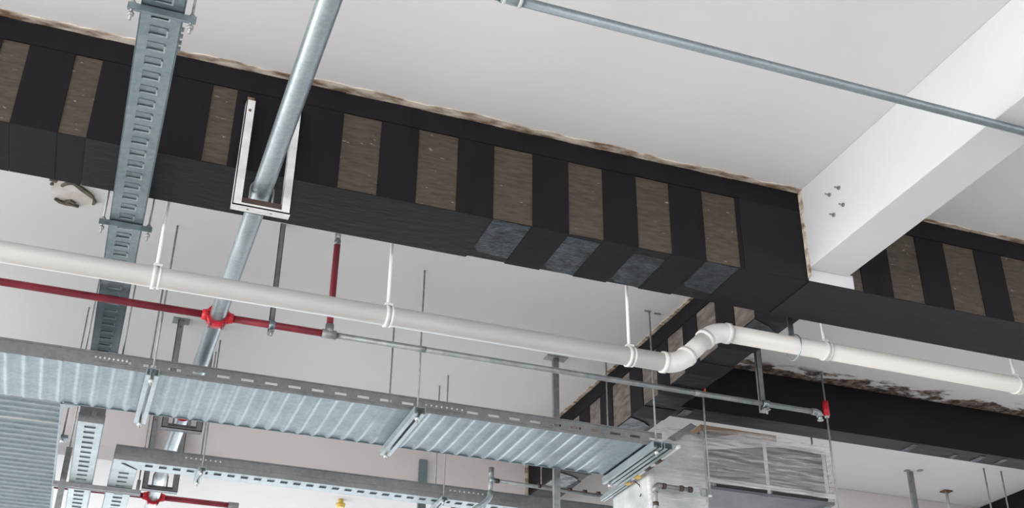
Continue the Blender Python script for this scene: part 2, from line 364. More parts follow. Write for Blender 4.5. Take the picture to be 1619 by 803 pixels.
# plain black beam on the right, behind the drain pipe
b2 = struct('beam', MB().box(XB + 0.006, 14.9, 5.925, 6.08, 2.685, CEIL), M['concrete'], 'plain black wrapped beam behind the red spring hanger, below the stained ceiling', 'beam')
MB().prism([(5.92, CEIL - 0.004), (5.92, 2.68), (6.085, 2.68), (6.085, CEIL - 0.004), (6.08, CEIL - 0.004), (6.08, 2.685), (5.925, 2.685), (5.925, CEIL - 0.004)], 'x', XB + 0.006, 14.9).build('carbon_fibre_sheet', M['carbon_sheet'], b2, 0.002)
for x0, x1, y0, y1 in ((3.3, 3.36, 5.95, 6.05), (4.95, 5.0, 5.94, 6.07), (5.32, 5.36, 6.0, 6.08), (5.5, 5.55, 5.96, 6.07), (5.68, 5.72, 5.95, 6.06)):
    MB().box(x0, x1, y0, y1, 2.6775, 2.6798).build('resin_patch', M['carbon_resin'], b2)
# white far beam and the black beam at the lower right corner
b3 = struct('beam', MB().box(-8.9, 14.9, 7.71, 8.0, 2.6, CEIL), M['pink_paint'], 'warm white painted beam across the background behind the lower cable trays', 'beam', 0.004)
bc = struct('beam', MB().box(7.0, 7.22, 6.09, 7.705, 2.6, CEIL), M['carbon'], 'black beam end at the lower right corner of the view', 'beam')

# ------------------------------------------------------------------ flaking damage on the ceiling at the left
pd = thing('peeling_patch', 'peeled tan patch with dark curling flakes on the ceiling left of the slotted tray', 'ceiling damage', (-0.32, 5.25, CEIL))
MB().prism(blob(-0.32, 5.275, 0.105, 0.105, 3, 24, 0.25), 'z', CEIL - 0.0006, CEIL).build('bare_patch', M['tan'], pd)
def arc_strip(pts, wd):
    L_, R_ = [], []
    for i, (x, y) in enumerate(pts):
        a = Vector(pts[max(i - 1, 0)]); c = Vector(pts[min(i + 1, len(pts) - 1)]); d = (c - a).normalized(); nrm = Vector((-d.y, d.x))
        k = wd * (0.35 + 0.65 * math.sin(math.pi * (i + 0.5) / len(pts))) * (1 + 0.5 * noise.noise(Vector((x * 30, y * 30, 1))))
        L_.append((x + nrm.x * k, y + nrm.y * k)); R_.append((x - nrm.x * k, y - nrm.y * k))
    return L_ + R_[::-1]
FLK = [([(-0.372, 5.206), (-0.358, 5.185), (-0.345, 5.166), (-0.317, 5.161), (-0.281, 5.201), (-0.247, 5.236), (-0.225, 5.265)], 0.0125), ([(-0.221, 5.276), (-0.217, 5.305), (-0.222, 5.326)], 0.009),
       ([(-0.399, 5.339), (-0.375, 5.361), (-0.343, 5.367), (-0.314, 5.368), (-0.287, 5.376)], 0.011), ([(-0.35, 5.350), (-0.327, 5.333), (-0.306, 5.352)], 0.009), ([(-0.427, 5.162), (-0.41, 5.168), (-0.393, 5.173)], 0.010), ([(-0.423, 5.208), (-0.416, 5.205), (-0.409, 5.203)], 0.007)]
for pts, wd in FLK: MB().prism(arc_strip(pts, wd), 'z', CEIL - 0.012, CEIL - 0.0015).build('paint_flake', M['flake'], pd)

# ------------------------------------------------------------------ long slotted tray running away on the left
T0, T1, ZT, ZL = -0.112, 0.016, 2.470, 2.200
t1 = thing('slotted_cable_tray', 'long narrow galvanized cable tray with punched slots, running away at the left', 'cable tray', (-0.05, 3.0, ZT))
sl = []
y = 1.02
while y < 5.95: sl.append((y, y + 0.042)); y += 0.083
MB().plate('y', 1.0, 6.19, T0, T1, ZT, sl, 0.0022, T0 + 0.034, T0 + 0.092, 0.0022).build('slotted_base', M['galv'], t1)
def tray_side(a, b_, x, z0, h): return MB().box(x - 0.0015, x + 0.0015, a, b_, z0, z0 + h).box(x - 0.004, x + 0.004, a, b_, z0 + h - 0.006, z0 + h)
ya = sl[0][0]; xa, xb = T0 + 0.034, T0 + 0.092
lip0 = MB().prism([(xa + 0.004, ya + 0.038), (xb - 0.004, ya + 0.038), (xb - 0.004, ya + 0.008), (xb + 0.0015, ya + 0.008), (xb + 0.0015, ya + 0.0425), (xa + 0.004, ya + 0.0425)], 'z', ZT - 0.0036, ZT).build('lit_slot_lip', M['galv_bright'], t1)  # bent tab edges; the brighter steel paints the light they catch
for a_, b_ in sl[1:]:
    lp = lip0.copy(); COL.objects.link(lp); lp.location.y = a_ - ya
tray_side(1.0, 6.19, T0, ZT, 0.048).build('side_rail', M['galv'], t1); tray_side(1.0, 6.19, T1, ZT, 0.048).build('side_rail', M['galv'], t1)
MB().box(T0, T1, 6.185, 6.192, ZL, ZT + 0.04).build('drop_plate', M['galv_dull'], t1)
MB().box(T0 + 0.06, T0 + 0.085, 6.180, 6.184, 2.235, 2.262).build('slot_tab', M['galv_bright'], t1)
sl = []; y = 6.245
while y < 9.9: sl.append((y, y + 0.026)); y += 0.083
MB().plate('y', 6.19, 10.0, T0, T1, ZL, sl, 0.045, T0 + 0.036, T0 + 0.092, 0.002).build('slotted_base', M['galv_bright'], t1)
tray_side(6.192, 10.0, T0, ZL, 0.05).build('side_rail', M['galv'], t1); tray_side(6.192, 10.0, T1, ZL, 0.05).build('side_rail', M['galv'], t1)
MB().box(T0, T1, 6.20, 10.0, ZL + 0.048, ZL + 0.05).build('lid', M['galv_dull'], t1)
for yb in (3.19, 3.225, 3.26, 3.295): MB().box(T1 + 0.002, T1 + 0.012, yb - 0.006, yb + 0.006, ZT + 0.015, ZT + 0.025).build('bolt', M['grey_metal'], t1)
for yb in (4.95, 4.99): MB().box(T1 + 0.002, T1 + 0.012, yb - 0.006, yb + 0.006, ZT + 0.008, ZT + 0.018).build('bolt', M['dark'], t1)
def rod_mb(x, y, z0, z1, r=0.0045): return MB().tube([(x, y, z0), (x, y, z1)], r, 8)
def nut_mb(x, y, z, r=0.010, h=0.012): return MB().tube([(x, y, z), (x, y, z + h)], r, 6)
def tray_hanger(yc, label, zt=ZT):
    t = thing('trapeze_hanger', label, 'pipe hanger', (-0.05, yc, zt - 0.03), 'hangers under the narrow slotted tray')
    MB().prism([(yc - 0.02, zt - 0.004), (yc - 0.02, zt - 0.028), (yc - 0.016, zt - 0.028), (yc - 0.016, zt - 0.006), (yc + 0.02, zt - 0.006), (yc + 0.02, zt - 0.003)], 'x', -0.152, 0.058).build('cross_bar', M['galv'], t)
    for x in (-0.138, 0.044):
        rod_mb(x, yc, zt - 0.06, CEIL).build('rod', M['rod'], t); nut_mb(x, yc, zt - 0.042).build('nut', M['rod'], t); nut_mb(x, yc, zt + 0.0).build('nut', M['rod'], t)
tray_hanger(3.10, 'trapeze hanger of the slotted tray, at the top edge of the view')
tray_hanger(4.51, 'trapeze hanger of the slotted tray, just above the white pipe')
tray_hanger(5.93, 'trapeze hanger rods of the slotted tray, above the ribbed wide tray')

# ------------------------------------------------------------------ big galvanized pipe running away, with its brackets
GX, GZ, GR = 0.425, 2.43, 0.0385
MB_ = MB().tube([(GX, -1.0, GZ), (GX, 3.0, GZ), (GX, 7.0, GZ), (GX, 11.5, GZ)], GR, 28)
g1 = thing('galvanized_pipe', 'thick galvanized steel pipe running away under the black beam', 'pipe', (GX, 4.0, GZ))
MB_.build('pipe', M['galv_pipe'], g1)
MB().band((GX, 6.435, GZ), 'y', GR - 0.001, GR + 0.017, 0.03).build('grooved_coupling', M['red_bright'], g1)
def u_bracket(y0, y1, zt, label, top=None):
    steel = M['pale_steel'] if top == 'rust' else M['galv_dull']
    t = thing('pipe_bracket', label, 'pipe bracket', (GX, (y0 + y1) / 2, 2.335), 'U brackets carrying the thick galvanized pipe')
    x0, x1 = 0.318, 0.540; z0, z1 = 2.335, 2.378
    for s, xa, xb in ((1, x0, x0 + 0.034), (-1, x1 - 0.034, x1)):
        # C channel leg: web outside, two lips
        w0 = xa if s == 1 else xb - 0.004
        mb = MB().box(xa, xb, y0, y0 + 0.004, z0, zt).box(xa, xb, y1 - 0.004, y1, z0, zt).box(w0, w0 + 0.004, y0, y1, z0, zt)
        leg = mb.build('leg', steel, t)
        MB().tube([((xa + xb) / 2, y0 - 0.004, zt - 0.05), ((xa + xb) / 2, y0, zt - 0.05)], 0.006, 8).build('bolt', M['rust'], leg)
        if top == 'rust': MB().box(xa + 0.004, xb - 0.002, y1 - 0.012, y1 - 0.001, zt, zt + 0.04).build('anchor_tab', M['rust'], t)
        if top == 'plate': MB().box(xa - 0.03, xb + 0.03, y0 - 0.015, y1 + 0.015, zt - 0.006, zt).build('ceiling_plate', M['grey_metal'], t)
    MB().box(x0 + 0.004, x1 - 0.004, y0, y1, z0, z0 + 0.004).box(x0 + 0.034, x1 - 0.034, y0, y0 + 0.004, z0, z0 + 0.012).box(x0 + 0.034, x1 - 0.034, y1 - 0.004, y1, z0, z1).build('cross_bar', steel, t)
    if top == 'rust': MB().box(x0 + 0.036, x1 - 0.036, y0 + 0.006, y1 - 0.006, z0 + 0.005, z1 - 0.004).build('channel_inside', M['brown'], t)
    yc = (y0 + y1) / 2; a = [(GX - GR - 0.006, yc, z0 - 0.0), (GX - GR - 0.006, yc, GZ)]
    for i in range(1, 12):
        an = math.pi - math.pi * i / 12; a.append((GX + (GR + 0.006) * math.cos(an), yc, GZ + (GR + 0.006) * math.sin(an)))
    a += [(GX + GR + 0.006, yc, GZ), (GX + GR + 0.006, yc, z0)]
    MB().tube(a, 0.0045, 8).build('u_bolt', M['galv_dull'], t)
u_bracket(3.955, 4.004, 2.82, 'U bracket bolted to the front face of the black beam, holding the thick pipe', 'rust')
u_bracket(6.485, 6.535, CEIL, 'U bracket hung from the ceiling, holding the thick pipe below the ribbed tray', 'plate')
u_bracket(7.655, 7.708, 2.85, 'U bracket fixed to the white far beam, holding the thick pipe at the frame bottom')

# ------------------------------------------------------------------ white drain pipe with its raised offset
PY, ZP1, ZP2, PR = 4.50, 2.246, 2.455, 0.0435
EX1, EX2 = 2.475, 2.684
pv = thing('drain_pipe', 'white plastic drain pipe crossing the view with a stepped bend', 'pipe', (EX1, PY, ZP1))
MB().tube([(-5, PY, ZP1), (EX1 - 0.05, PY, ZP1)], PR, 32).build('pipe', M['pvc'], pv)
MB().tube([(EX1 + 0.05, PY, ZP1 + 0.05), (EX2 - 0.05, PY, ZP2 - 0.05)], PR, 32).build('pipe', M['pvc'], pv)
MB().tube([(EX2 + 0.05, PY, ZP2), (9, PY, ZP2)], PR, 32).build('pipe', M['pvc'], pv)
def elbow(ax, az, d0, d1):
    pts = []
    p0 = Vector((ax, PY, az)); a = Vector((d0[0], 0, d0[1])).normalized(); c = Vector((d1[0], 0, d1[1])).normalized()
    for i in range(11):
        t = i / 10; q0 = p0 - a * 0.075 * (1 - t); q1 = p0 + c * 0.075 * t
        pts.append(tuple(q0 * (1 - t) + q1 * t))
    e = MB().tube(pts, PR + 0.004, 32).build('elbow', M['pvc_bright'], pv)
    for q, d in ((p0 - a * 0.072, a), (p0 + c * 0.072, c)):
        MB().tube([tuple(q - d * 0.011), tuple(q + d * 0.011)], PR + 0.0075, 32).build('collar', M['pvc_bright'], e)
elbow(EX1, ZP1, (1, 0), (1, 1)); elbow(EX2, ZP2, (1, 1), (1, 0))
def pvc_hanger(x, zp, label, dx=0.0):
    t = thing('pipe_hanger', label, 'pipe hanger', (x, PY, zp), 'white hangers of the drain pipe')
    MB().band((x, PY, zp), 'x', PR, PR + 0.006, 0.007).build('clamp_ring', M['pvc_bright'], t)
    MB().band((x + 0.022, PY, zp), 'x', PR, PR + 0.004, 0.005).build('clamp_ring', M['pvc_bright'], t)
    MB().box(x - 0.010, x + 0.026, PY - 0.014, PY + 0.014, zp + PR + 0.002, zp + PR + 0.014).build('saddle', M['pvc_bright'], t)
    rod_mb(x + 0.006, PY, zp + PR + 0.01, CEIL, 0.0075).build('rod', M['white_plastic'], t)
pvc_hanger(0.097, ZP1, 'white hanger on the drain pipe, nearest the slotted tray at the left')
pvc_hanger(1.071, ZP1, 'white hanger on the drain pipe, midway between the tray and the bend')
pvc_hanger(2.221, ZP1, 'white hanger on the drain pipe, just left of the stepped bend')
pvc_hanger(3.300, ZP2, 'white hanger on the raised drain pipe, beside the loose grey ring')
pvc_hanger(4.473, ZP2, 'white hanger on the raised drain pipe, at the right edge of view')
t = thing('clevis_hanger', 'loose grey steel ring hanger around the raised white drain pipe', 'pipe hanger', (3.12, PY, ZP2))
MB().ring((3.12, PY - 0.01, ZP2 - 0.018), 'x', PR + 0.020, 0.004, 28, 8).build('ring', M['galv_bright'], t)
MB().box(3.105, 3.135, PY - 0.002, PY + 0.002, ZP2 + PR, 2.62).build('strap', M['galv'], t)
MB().tube([(3.12, PY, 2.61), (3.12, PY, ZD - 0.0)], 0.006, 8).build('rod', M['galv'], t)

# ------------------------------------------------------------------ red sprinkler line turning grey
SY, SZ = 5.165, 2.43
r1 = thing('sprinkler_pipe', 'red sprinkler pipe that turns into bare grey pipe, crossing behind the white pipe', 'pipe', (0.95, SY, SZ))
MB().tube([(-6, SY, SZ), (GX - 0.05, SY, SZ)], 0.0175, 16).build('red_pipe', M['red'], r1)
MB().tube([(GX + 0.05, SY, SZ), (0.925, SY, SZ)], 0.0175, 16).build('red_pipe', M['red'], r1)
def saddle(parent, yc):
    s_ = MB().band((GX, yc, GZ), 'y', GR, GR + 0.014, 0.026).build('branch_clamp', M['red_bright'], parent)
    for sgn in (-1, 1):
        MB().tube([(GX + sgn * (GR + 0.004), yc, GZ), (GX + sgn * (GR + 0.034), yc, GZ)], [0.030, 0.023], 16).build('outlet', M['red_bright'], s_)
    for sgn in (-1, 1): MB().tube([(GX + sgn * 0.03, yc - 0.034, GZ - 0.045), (GX + sgn * 0.03, yc + 0.03, GZ - 0.045)], 0.007, 8).build('bolt', M['red'], s_)
saddle(r1, SY)
MB().tube([(0.985, SY, SZ), (3.69, SY, SZ)], 0.0145, 16).build('grey_pipe', M['grey_metal'], r1)
tee = MB().tube([(0.92, SY, SZ), (0.99, SY, SZ)], 0.022, 16).tube([(0.955, SY, SZ), (0.955, SY, SZ + 0.05)], 0.021, 16).build('tee', M['grey_metal'], r1)
MB().tube([(0.955, SY, SZ + 0.045), (0.955, SY, 2.925)], 0.0165, 16).build('riser', M['red'], r1)
hd = MB().tube([(0.955, SY, 2.922), (0.955, SY, 2.95)], 0.017, 12).tube([(0.955, SY, 2.95), (0.955, SY, 2.962)], 0.012, 8).build('sprinkler_head', M['grey_metal'], r1)
MB().tube([(0.943, SY, 2.96), (0.945, SY, 2.985)], 0.003, 6).tube([(0.967, SY, 2.96), (0.965, SY, 2.985)], 0.003, 6).tube([(0.955, SY, 2.985), (0.955, SY, 2.988)], 0.015, 12).build('deflector', M['rod'], hd)
el = MB().tube([(3.655, SY, SZ), (3.685, SY, SZ), (3.70, SY, SZ - 0.006), (3.706, SY, SZ - 0.022)], 0.019, 14).build('elbow', M['grey_metal'], r1)
MB().tube([(3.706, SY, SZ - 0.02), (3.706, SY, SZ - 0.042)], 0.012, 12).tube([(3.706, SY, SZ - 0.042), (3.706, SY, SZ - 0.046)], 0.017, 12).build('sprinkler_head', M['galv_bright'], r1)
MB().tube([(2.93, SY, SZ), (2.985, SY, SZ)], 0.0165, 14).build('coupling', M['grey_metal'], r1)
MB().tube([(1.40, SY, SZ), (1.44, SY, SZ)], 0.016, 14).build('coupling', M['grey_metal'], r1)
def strap_hanger(x, wd, label, mat, name='pipe_hanger'):
    t = thing(name, label, 'pipe hanger', (x, SY + 0.022, SZ - 0.03), 'hangers of the sprinkler pipe')
    y0 = SY + 0.02
    MB().box(x - wd, x + wd, y0, y0 + 0.004, SZ - 0.03, CEIL).box(x - wd, x - wd + 0.003, y0, y0 + 0.02, SZ - 0.03, CEIL).box(x + wd - 0.003, x + wd, y0, y0 + 0.02, SZ - 0.03, CEIL).build('channel', mat, t)
    MB().band((x, SY, SZ), 'x', 0.018, 0.021, wd + 0.002).build('clip', M['galv'], t)
    MB().box(x - wd, x + wd, SY - 0.02, y0 + 0.02, SZ - 0.038, SZ - 0.032).tube([(x, SY - 0.008, SZ - 0.06), (x, SY - 0.008, SZ - 0.03)], 0.006, 8).build('foot', M['rod'], t)
strap_hanger(0.680, 0.0125, 'flat grey channel hanger holding the red pipe beside the thick pipe', M['grey_metal'])
strap_hanger(3.364, 0.0175, 'thick grey post hanger near the free end of the grey pipe', M['grey_metal'])

# ------------------------------------------------------------------ second red line in the lower left
r2 = thing('sprinkler_pipe', 'red sprinkler pipe low at the bottom left edge of the view', 'pipe', (GX, 8.13, SZ))
MB().tube([(-6, 8.13, SZ), (GX - 0.05, 8.13, SZ)], 0.019, 14).build('red_pipe', M['red'], r2)
MB().tube([(GX + 0.05, 8.13, SZ), (0.93, 8.13, SZ)], 0.019, 14).build('red_pipe', M['red'], r2)
MB().tube([(0.92, 8.13, SZ), (0.99, 8.13, SZ)], 0.024, 14).build('tee', M['grey_metal'], r2)
saddle(r2, 8.13)

# ------------------------------------------------------------------ galvanized conduit close overhead at the upper right
cd_ = thing('steel_conduit', 'thin galvanized conduit crossing under the white beam at the upper right', 'conduit', (2, 2.745, 2.56))
MB().tube([(1.02, 2.745, 2.56), (6, 2.745, 2.56)], 0.0165, 20).build('conduit', M['conduit_steel'], cd_)
MB().tube([(-4, 2.745, 2.56), (0.96, 2.745, 2.56)], 0.0165, 20).build('conduit', M['conduit_steel'], cd_)
MB().tube([(0.955, 2.745, 2.56), (1.03, 2.745, 2.56)], 0.0195, 20).build('coupling', M['galv_pipe'], cd_)
for x in (0.967, 1.02): MB().band((x, 2.745, 2.56), 'x', 0.018, 0.0235, 0.005).build('coupling_ring', M['pale_steel'], cd_)

# ------------------------------------------------------------------ anchor bolts in the white beam
for (y, z), lab in zip(((3.697, 2.845), (3.77, 2.851), (3.684, 2.749), (3.759, 2.739)), ('upper right', 'upper left', 'lower right', 'lower left')):
    mb = MB().tube([(2.905, y, z), (2.880, y, z)], 0.004, 8).tube([(2.9045, y, z), (2.899, y, z)], 0.010, 6)
    tag(mb.build('anchor_bolt', M['grey_metal']), 'small dark anchor bolt in the white beam, %s of the four' % lab, 'bolt', 'anchor bolts in the white beam')

# ------------------------------------------------------------------ wide ribbed tray
def corrugated(axis, a0, a1, v0, v1, z, pitch, depth, th=0.008):
    """thin folded sheet: rounded ribs pressed downwards, flat land between them, and a flat backing"""
    mb = MB(); n = int(round((a1 - a0) / pitch)); prof = []
    for i in range(n):
        for j in range(14):
            f_ = j / 14.0; d = 0.0
            if f_ > 0.42: d = 0.5 - 0.5 * math.cos(2 * math.pi * (f_ - 0.42) / 0.58)
            prof.append((a0 + (i + f_) * pitch, z + depth * (1 - d)))
    prof.append((a1, z + depth))
    for u, h in prof:
        for v_ in (v0, v1): mb.v.append((u, v_, h) if axis == 'x' else (v_, u, h))
    for i in range(len(prof) - 1): mb.face([2 * i, 2 * i + 2, 2 * i + 3, 2 * i + 1], True)
    zt = z + depth + th; k = len(mb.v)
    for v_ in (v0, v1):
        for u, h in prof:
            for hh in (h, zt): mb.v.append((u, v_, hh) if axis == 'x' else (v_, u, hh))
        for i in range(len(prof) - 1): mb.face([k + 2 * i, k + 2 * i + 1, k + 2 * i + 3, k + 2 * i + 2])
        k = len(mb.v)
    return mb
Y0, Y1, ZW = 5.43, 5.975, 2.207
t2 = thing('ribbed_cable_tray', 'wide galvanized cable tray with a ribbed underside crossing the lower view', 'cable tray', (1.0, 5.7, ZW))
corrugated('x', -2.99, -0.03, Y0 + 0.004, Y1 - 0.002, ZW, 0.08, 0.0062).build('ribbed_base', M['galv'], t2)
corrugated('x', -0.03, 2.85, Y0 + 0.004, Y1 - 0.002, ZW, 0.08, 0.0062).build('ribbed_base', M['galv'], t2)
# near side rail: plain on the left, slotted on the right
MB().box(-3, -0.03, Y0 - 0.003, Y0, ZW, 2.278).box(-3, -0.03, Y0 - 0.009, Y0, 2.270, 2.278).build('side_rail', M['galv_dull'], t2)
mb = MB().box(-0.03, 2.86, Y0 - 0.003, Y0, 2.250, 2.274).box(-0.03, 2.86, Y0 - 0.003, Y0, ZW, 2.236).box(-0.03, 2.86, Y0 - 0.012, Y0, 2.274, 2.279).box(-0.03, 2.86, Y0 - 0.008, Y0 - 0.003, 2.222, 2.227)
x = -0.03
while x < 2.8: mb.box(x, x + 0.055, Y0 - 0.003, Y0, 2.236, 2.250); x += 0.115
mb.build('side_rail', M['galv_dull'], t2)
MB().box(-0.19, 2.86, Y1, Y1 + 0.003, ZW, 2.278).build('side_rail', M['galv'], t2)
MB().box(-3, -0.75, Y1, Y1 + 0.003, ZW, 2.278).build('side_rail', M['galv'], t2)
for x0, x1 in ((-0.085, 0.075), (1.515, 1.735)):
    sp = MB().box(x0, x1, Y0 - 0.007, Y0 - 0.0032, 2.232, 2.262).build('splice_plate', M['galv_dull'], t2)
    n = 8
    for i in range(n):
        xx = x0 + (i + 0.5) * (x1 - x0) / n; MB().tube([(xx, Y0 - 0.0115, 2.247), (xx, Y0 - 0.007, 2.247)], 0.005, 8).build('bolt', M['pale_steel'], sp)
# perpendicular branch of the same kind on the lower left
X0, X1 = -0.76, -0.205
t4 = thing('ribbed_cable_tray', 'wide ribbed cable tray branching off at the lower left corner', 'cable tray', (-0.48, 7.0, ZW))
corrugated('y', 5.985, 6.297, X0, X1, ZW, 0.078, 0.0085).build('ribbed_base', M['galv'], t4)
corrugated('y', 6.32, 9.84, X0, X1, ZW, 0.080, 0.0085).build('ribbed_base', M['galv'], t4)
MB().box(X0, X1, 6.298, 6.319, ZW + 0.014, ZW + 0.018).build('joint_gap', M['dark'], t4)
MB().box(X1, X1 + 0.003, 5.985, 9.84, ZW, 2.278).box(X1, X1 + 0.012, 5.985, 9.84, ZW - 0.001, ZW + 0.003).build('side_rail', M['galv'], t4)
MB().box(X0 - 0.003, X0, 5.985, 9.84, ZW, 2.278).build('side_rail', M['galv'], t4)
MB().prism([(X1, 5.985), (X1 + 0.10, 5.985), (X1, 6.06)], 'z', ZW, ZW + 0.004).build('corner_gusset', M['galv'], t4)
def strut_profile(c, wd, z0, h):
    t = 0.004; lip = wd * 0.74
    return [(c - wd, z0 + h), (c - wd, z0), (c - wd + lip, z0), (c - wd + lip, z0 + t), (c - wd + t, z0 + t), (c - wd + t, z0 + h - t), (c + wd - t, z0 + h - t), (c + wd - t, z0 + t), (c + wd - lip, z0 + t), (c + wd - lip, z0), (c + wd, z0), (c + wd, z0 + h)]
def wide_hanger(x, xs, label):
    t = thing('trapeze_hanger', label, 'pipe hanger', (x, 5.7, 2.165), 'trapeze hangers under the wide ribbed tray')
    for c, wd in xs: MB().prism(strut_profile(c, wd, 2.166, 0.038), 'y', 5.352, 6.015).build('strut', M['galv_bright'], t)
    for y in (5.40, 6.0):
        rod_mb(x, y, 2.135, CEIL, 0.005).build('rod', M['rod'], t); nut_mb(x, y, 2.150, 0.012).build('nut', M['pale_steel'], t); nut_mb(x, y, 2.205, 0.012).build('nut', M['pale_steel'], t)
wide_hanger(0.187, [(0.187, 0.029)], 'trapeze hanger under the ribbed tray near its left end, below the thick pipe')
wide_hanger(1.480, [(1.480, 0.029)], 'trapeze hanger under the middle of the wide ribbed tray')
wide_hanger(2.810, [(2.795, 0.026), (2.858, 0.026)], 'double trapeze hanger at the right end of the ribbed tray')
for x0, x1, y0, side in ((2.781, 2.818, 5.394, 'left'), (2.846, 2.886, 5.405, 'right')):
    tag(MB().box(x0, x1, y0, y0 + 0.012, CEIL - 0.006, CEIL).build('anchor_clip', M['rod']), 'small dark anchor clip on the ceiling just %s of the double hanger rod top' % side, 'anchor', 'anchor clips above the double hanger')

# ------------------------------------------------------------------ narrow slotted tray lower down, with its corner
ZN = 2.200
t3 = thing('slotted_cable_tray', 'narrow galvanized cable tray with slots along its underside at the frame bottom', 'cable tray', (1.5, 6.8, ZN))
sl = []; x = 0.28
while x < 4.3: sl.append((x, x + 0.042)); x += 0.077
MB().plate('x', 0.105, 4.4, 6.731, 6.868, ZN, sl, 0.03, 6.765, 6.80, 0.002).build('slotted_base', M['galv_bright'], t3)
MB().box(0.105, 4.4, 6.728, 6.731, ZN, 2.285).box(0.105, 4.4, 6.720, 6.731, 2.279, 2.285).box(0.105, 4.4, 6.724, 6.728, 2.232, 2.240).build('side_rail', M['galv_dull'], t3)
MB().box(0.245, 4.4, 6.868, 6.871, ZN, 2.285).build('side_rail', M['galv'], t3)
sl = []; y = 6.95
while y < 9.9: sl.append((y, y + 0.026)); y += 0.083
MB().plate('y', 6.868, 10.0, 0.105, 0.243, ZN, sl, 0.045, 0.150, 0.205, 0.002).build('slotted_base', M['galv_bright'], t3)
MB().box(0.103, 0.106, 6.731, 10.0, ZN, 2.26).build('side_rail', M['galv'], t3); MB().box(0.243, 0.246, 6.871, 10.0, ZN, 2.26).build('side_rail', M['galv'], t3)
MB().box(0.106, 0.243, 6.9, 10.0, 2.247, 2.25).build('lid', M['galv_dull'], t3)
MB().prism([(0.15, 6.79), (0.24, 6.875), (0.243, 6.868), (0.17, 6.785)], 'z', ZN - 0.002, ZN + 0.002).build('corner_seam', M['dark'], t3)
sp = MB().box(0.48, 0.70, 6.7245, 6.728, 2.244, 2.268).build('splice_plate', M['galv_dull'], t3)
sp2 = MB().box(2.06, 2.30, 6.7245, 6.728, 2.244, 2.268).build('splice_plate', M['galv_dull'], t3)
for s_, x0, x1 in ((sp, 0.48, 0.70), (sp2, 2.06, 2.30)):
    for i in range(8):
        xx = x0 + (i + 0.5) * (x1 - x0) / 8; MB().tube([(xx, 6.720, 2.256), (xx, 6.7245, 2.256)], 0.005, 8).build('bolt', M['pale_steel'], s_)
def narrow_hanger(x, label):
    t = thing('trapeze_hanger', label, 'pipe hanger', (x, 6.8, 2.17), 'trapeze hangers under the narrow lower tray')
    MB().prism(strut_profile(x, 0.02, 2.172, 0.026), 'y', 6.672, 6.915).build('strut', M['galv_bright'], t)
    for y in (6.70, 6.885):
        rod_mb(x, y, 2.15, CEIL, 0.0045).build('rod', M['rod'], t); nut_mb(x, y, 2.158).build('nut', M['pale_steel'], t)
narrow_hanger(0.588, 'trapeze hanger under the narrow lower tray beside the thick pipe')
narrow_hanger(2.027, 'trapeze hanger under the narrow lower tray below the middle of the ribbed tray')
t = thing('trapeze_hanger', 'long crossbar hanger carrying both slotted trays at the lower left', 'pipe hanger', (0.03, 7.27, 2.17))
MB().prism(strut_profile(7.27, 0.022, 2.172, 0.026), 'x', -0.20, 0.30).build('strut', M['galv_dull'], t)
MB().box(-0.165, -0.130, 7.25, 7.29, 2.0, 2.41).build('channel_leg', M['grey_metal'], t)
MB().box(0.27, 0.29, 7.25, 7.29, 2.198, 2.26).build('channel_leg', M['grey_metal'], t)
rod_mb(-0.148, 7.27, 2.40, CEIL).build('rod', M['rod'], t); rod_mb(0.28, 7.27, 2.25, CEIL).build('rod', M['rod'], t)
t = thing('rod_hanger', 'thin rod with a small cap beside the corner of the ribbed branch tray', 'pipe hanger', (-0.18, 6.53, 2.20))
rod_mb(-0.178, 6.53, 2.19, CEIL).build('rod', M['rod'], t); MB().box(-0.188, -0.15, 6.50, 6.56, 2.205, 2.225).build('bracket', M['galv'], t)
nut_mb(-0.178, 6.53, 2.19).build('nut', M['pale_steel'], t)

# ------------------------------------------------------------------ posts and rods
def post(x, y, z0, z1, wd, name, label, plate=0.0, mat='grey_metal'):
    t = thing(name, label, 'post', (x, y, z0))
    MB().box(x - wd, x + wd, y - 0.002, y + 0.002, z0, z1).box(x - wd, x - wd + 0.003, y, y + 0.025, z0, z1).box(x + wd - 0.003, x + wd, y, y + 0.025, z0, z1).build('channel', M[mat], t)
    if plate: MB().box(x - plate, x + plate, y - 0.03, y + 0.04, z1 - 0.008, z1).build('ceiling_plate', M['rod'], t)
    return t
post(2.561, 6.19, 1.6, CEIL, 0.0185, 'hanger_post', 'grey channel post with a wide ceiling plate, behind the ribbed tray', 0.068)
p = post(2.17, 7.68, 1.9, 2.775, 0.028, 'hanger_post', 'short grey channel post on the white far beam, behind the lower tray', 0, 'galv')
MB().box(2.15, 2.19, 7.7, 7.711, 2.70, 2.775).build('wall_plate', M['rod'], p)
p = post(5.90, 7.157, 1.9, CEIL, 0.020, 'hanger_post', 'grey channel post under bare ceiling at the lower right', 0)
MB().box(5.84, 5.875, 7.13, 7.165, CEIL - 0.008, CEIL).build('ceiling_clip', M['rod'], p); MB().box(5.93, 5.965, 7.09, 7.125, CEIL - 0.008, CEIL).build('ceiling_clip', M['rod'], p)
for x, y, z0, lab in ((6.364, 6.89, 2.3, 'thin grey rod under the black beam at the lower right, the left of two'), (6.535, 6.90, 2.3, 'thin grey rod under the black beam at the lower right, the right of two')):
    tag(rod_mb(x, y, z0, CEIL, 0.006).build('hanger_rod', M['rod']), lab, 'rod', 'rods at the lower right')
t = thing('hanger_post', 'short pale post with a brown ceiling plate at the lower right corner', 'post', (6.46, 7.45, 2.6))
MB().box(6.42, 6.50, 7.42, 7.48, CEIL - 0.01, CEIL).build('ceiling_plate', M['rust'], t); MB().tube([(6.46, 7.45, 2.3), (6.46, 7.45, CEIL - 0.01)], 0.012, 10).build('post', M['pale_steel'], t)

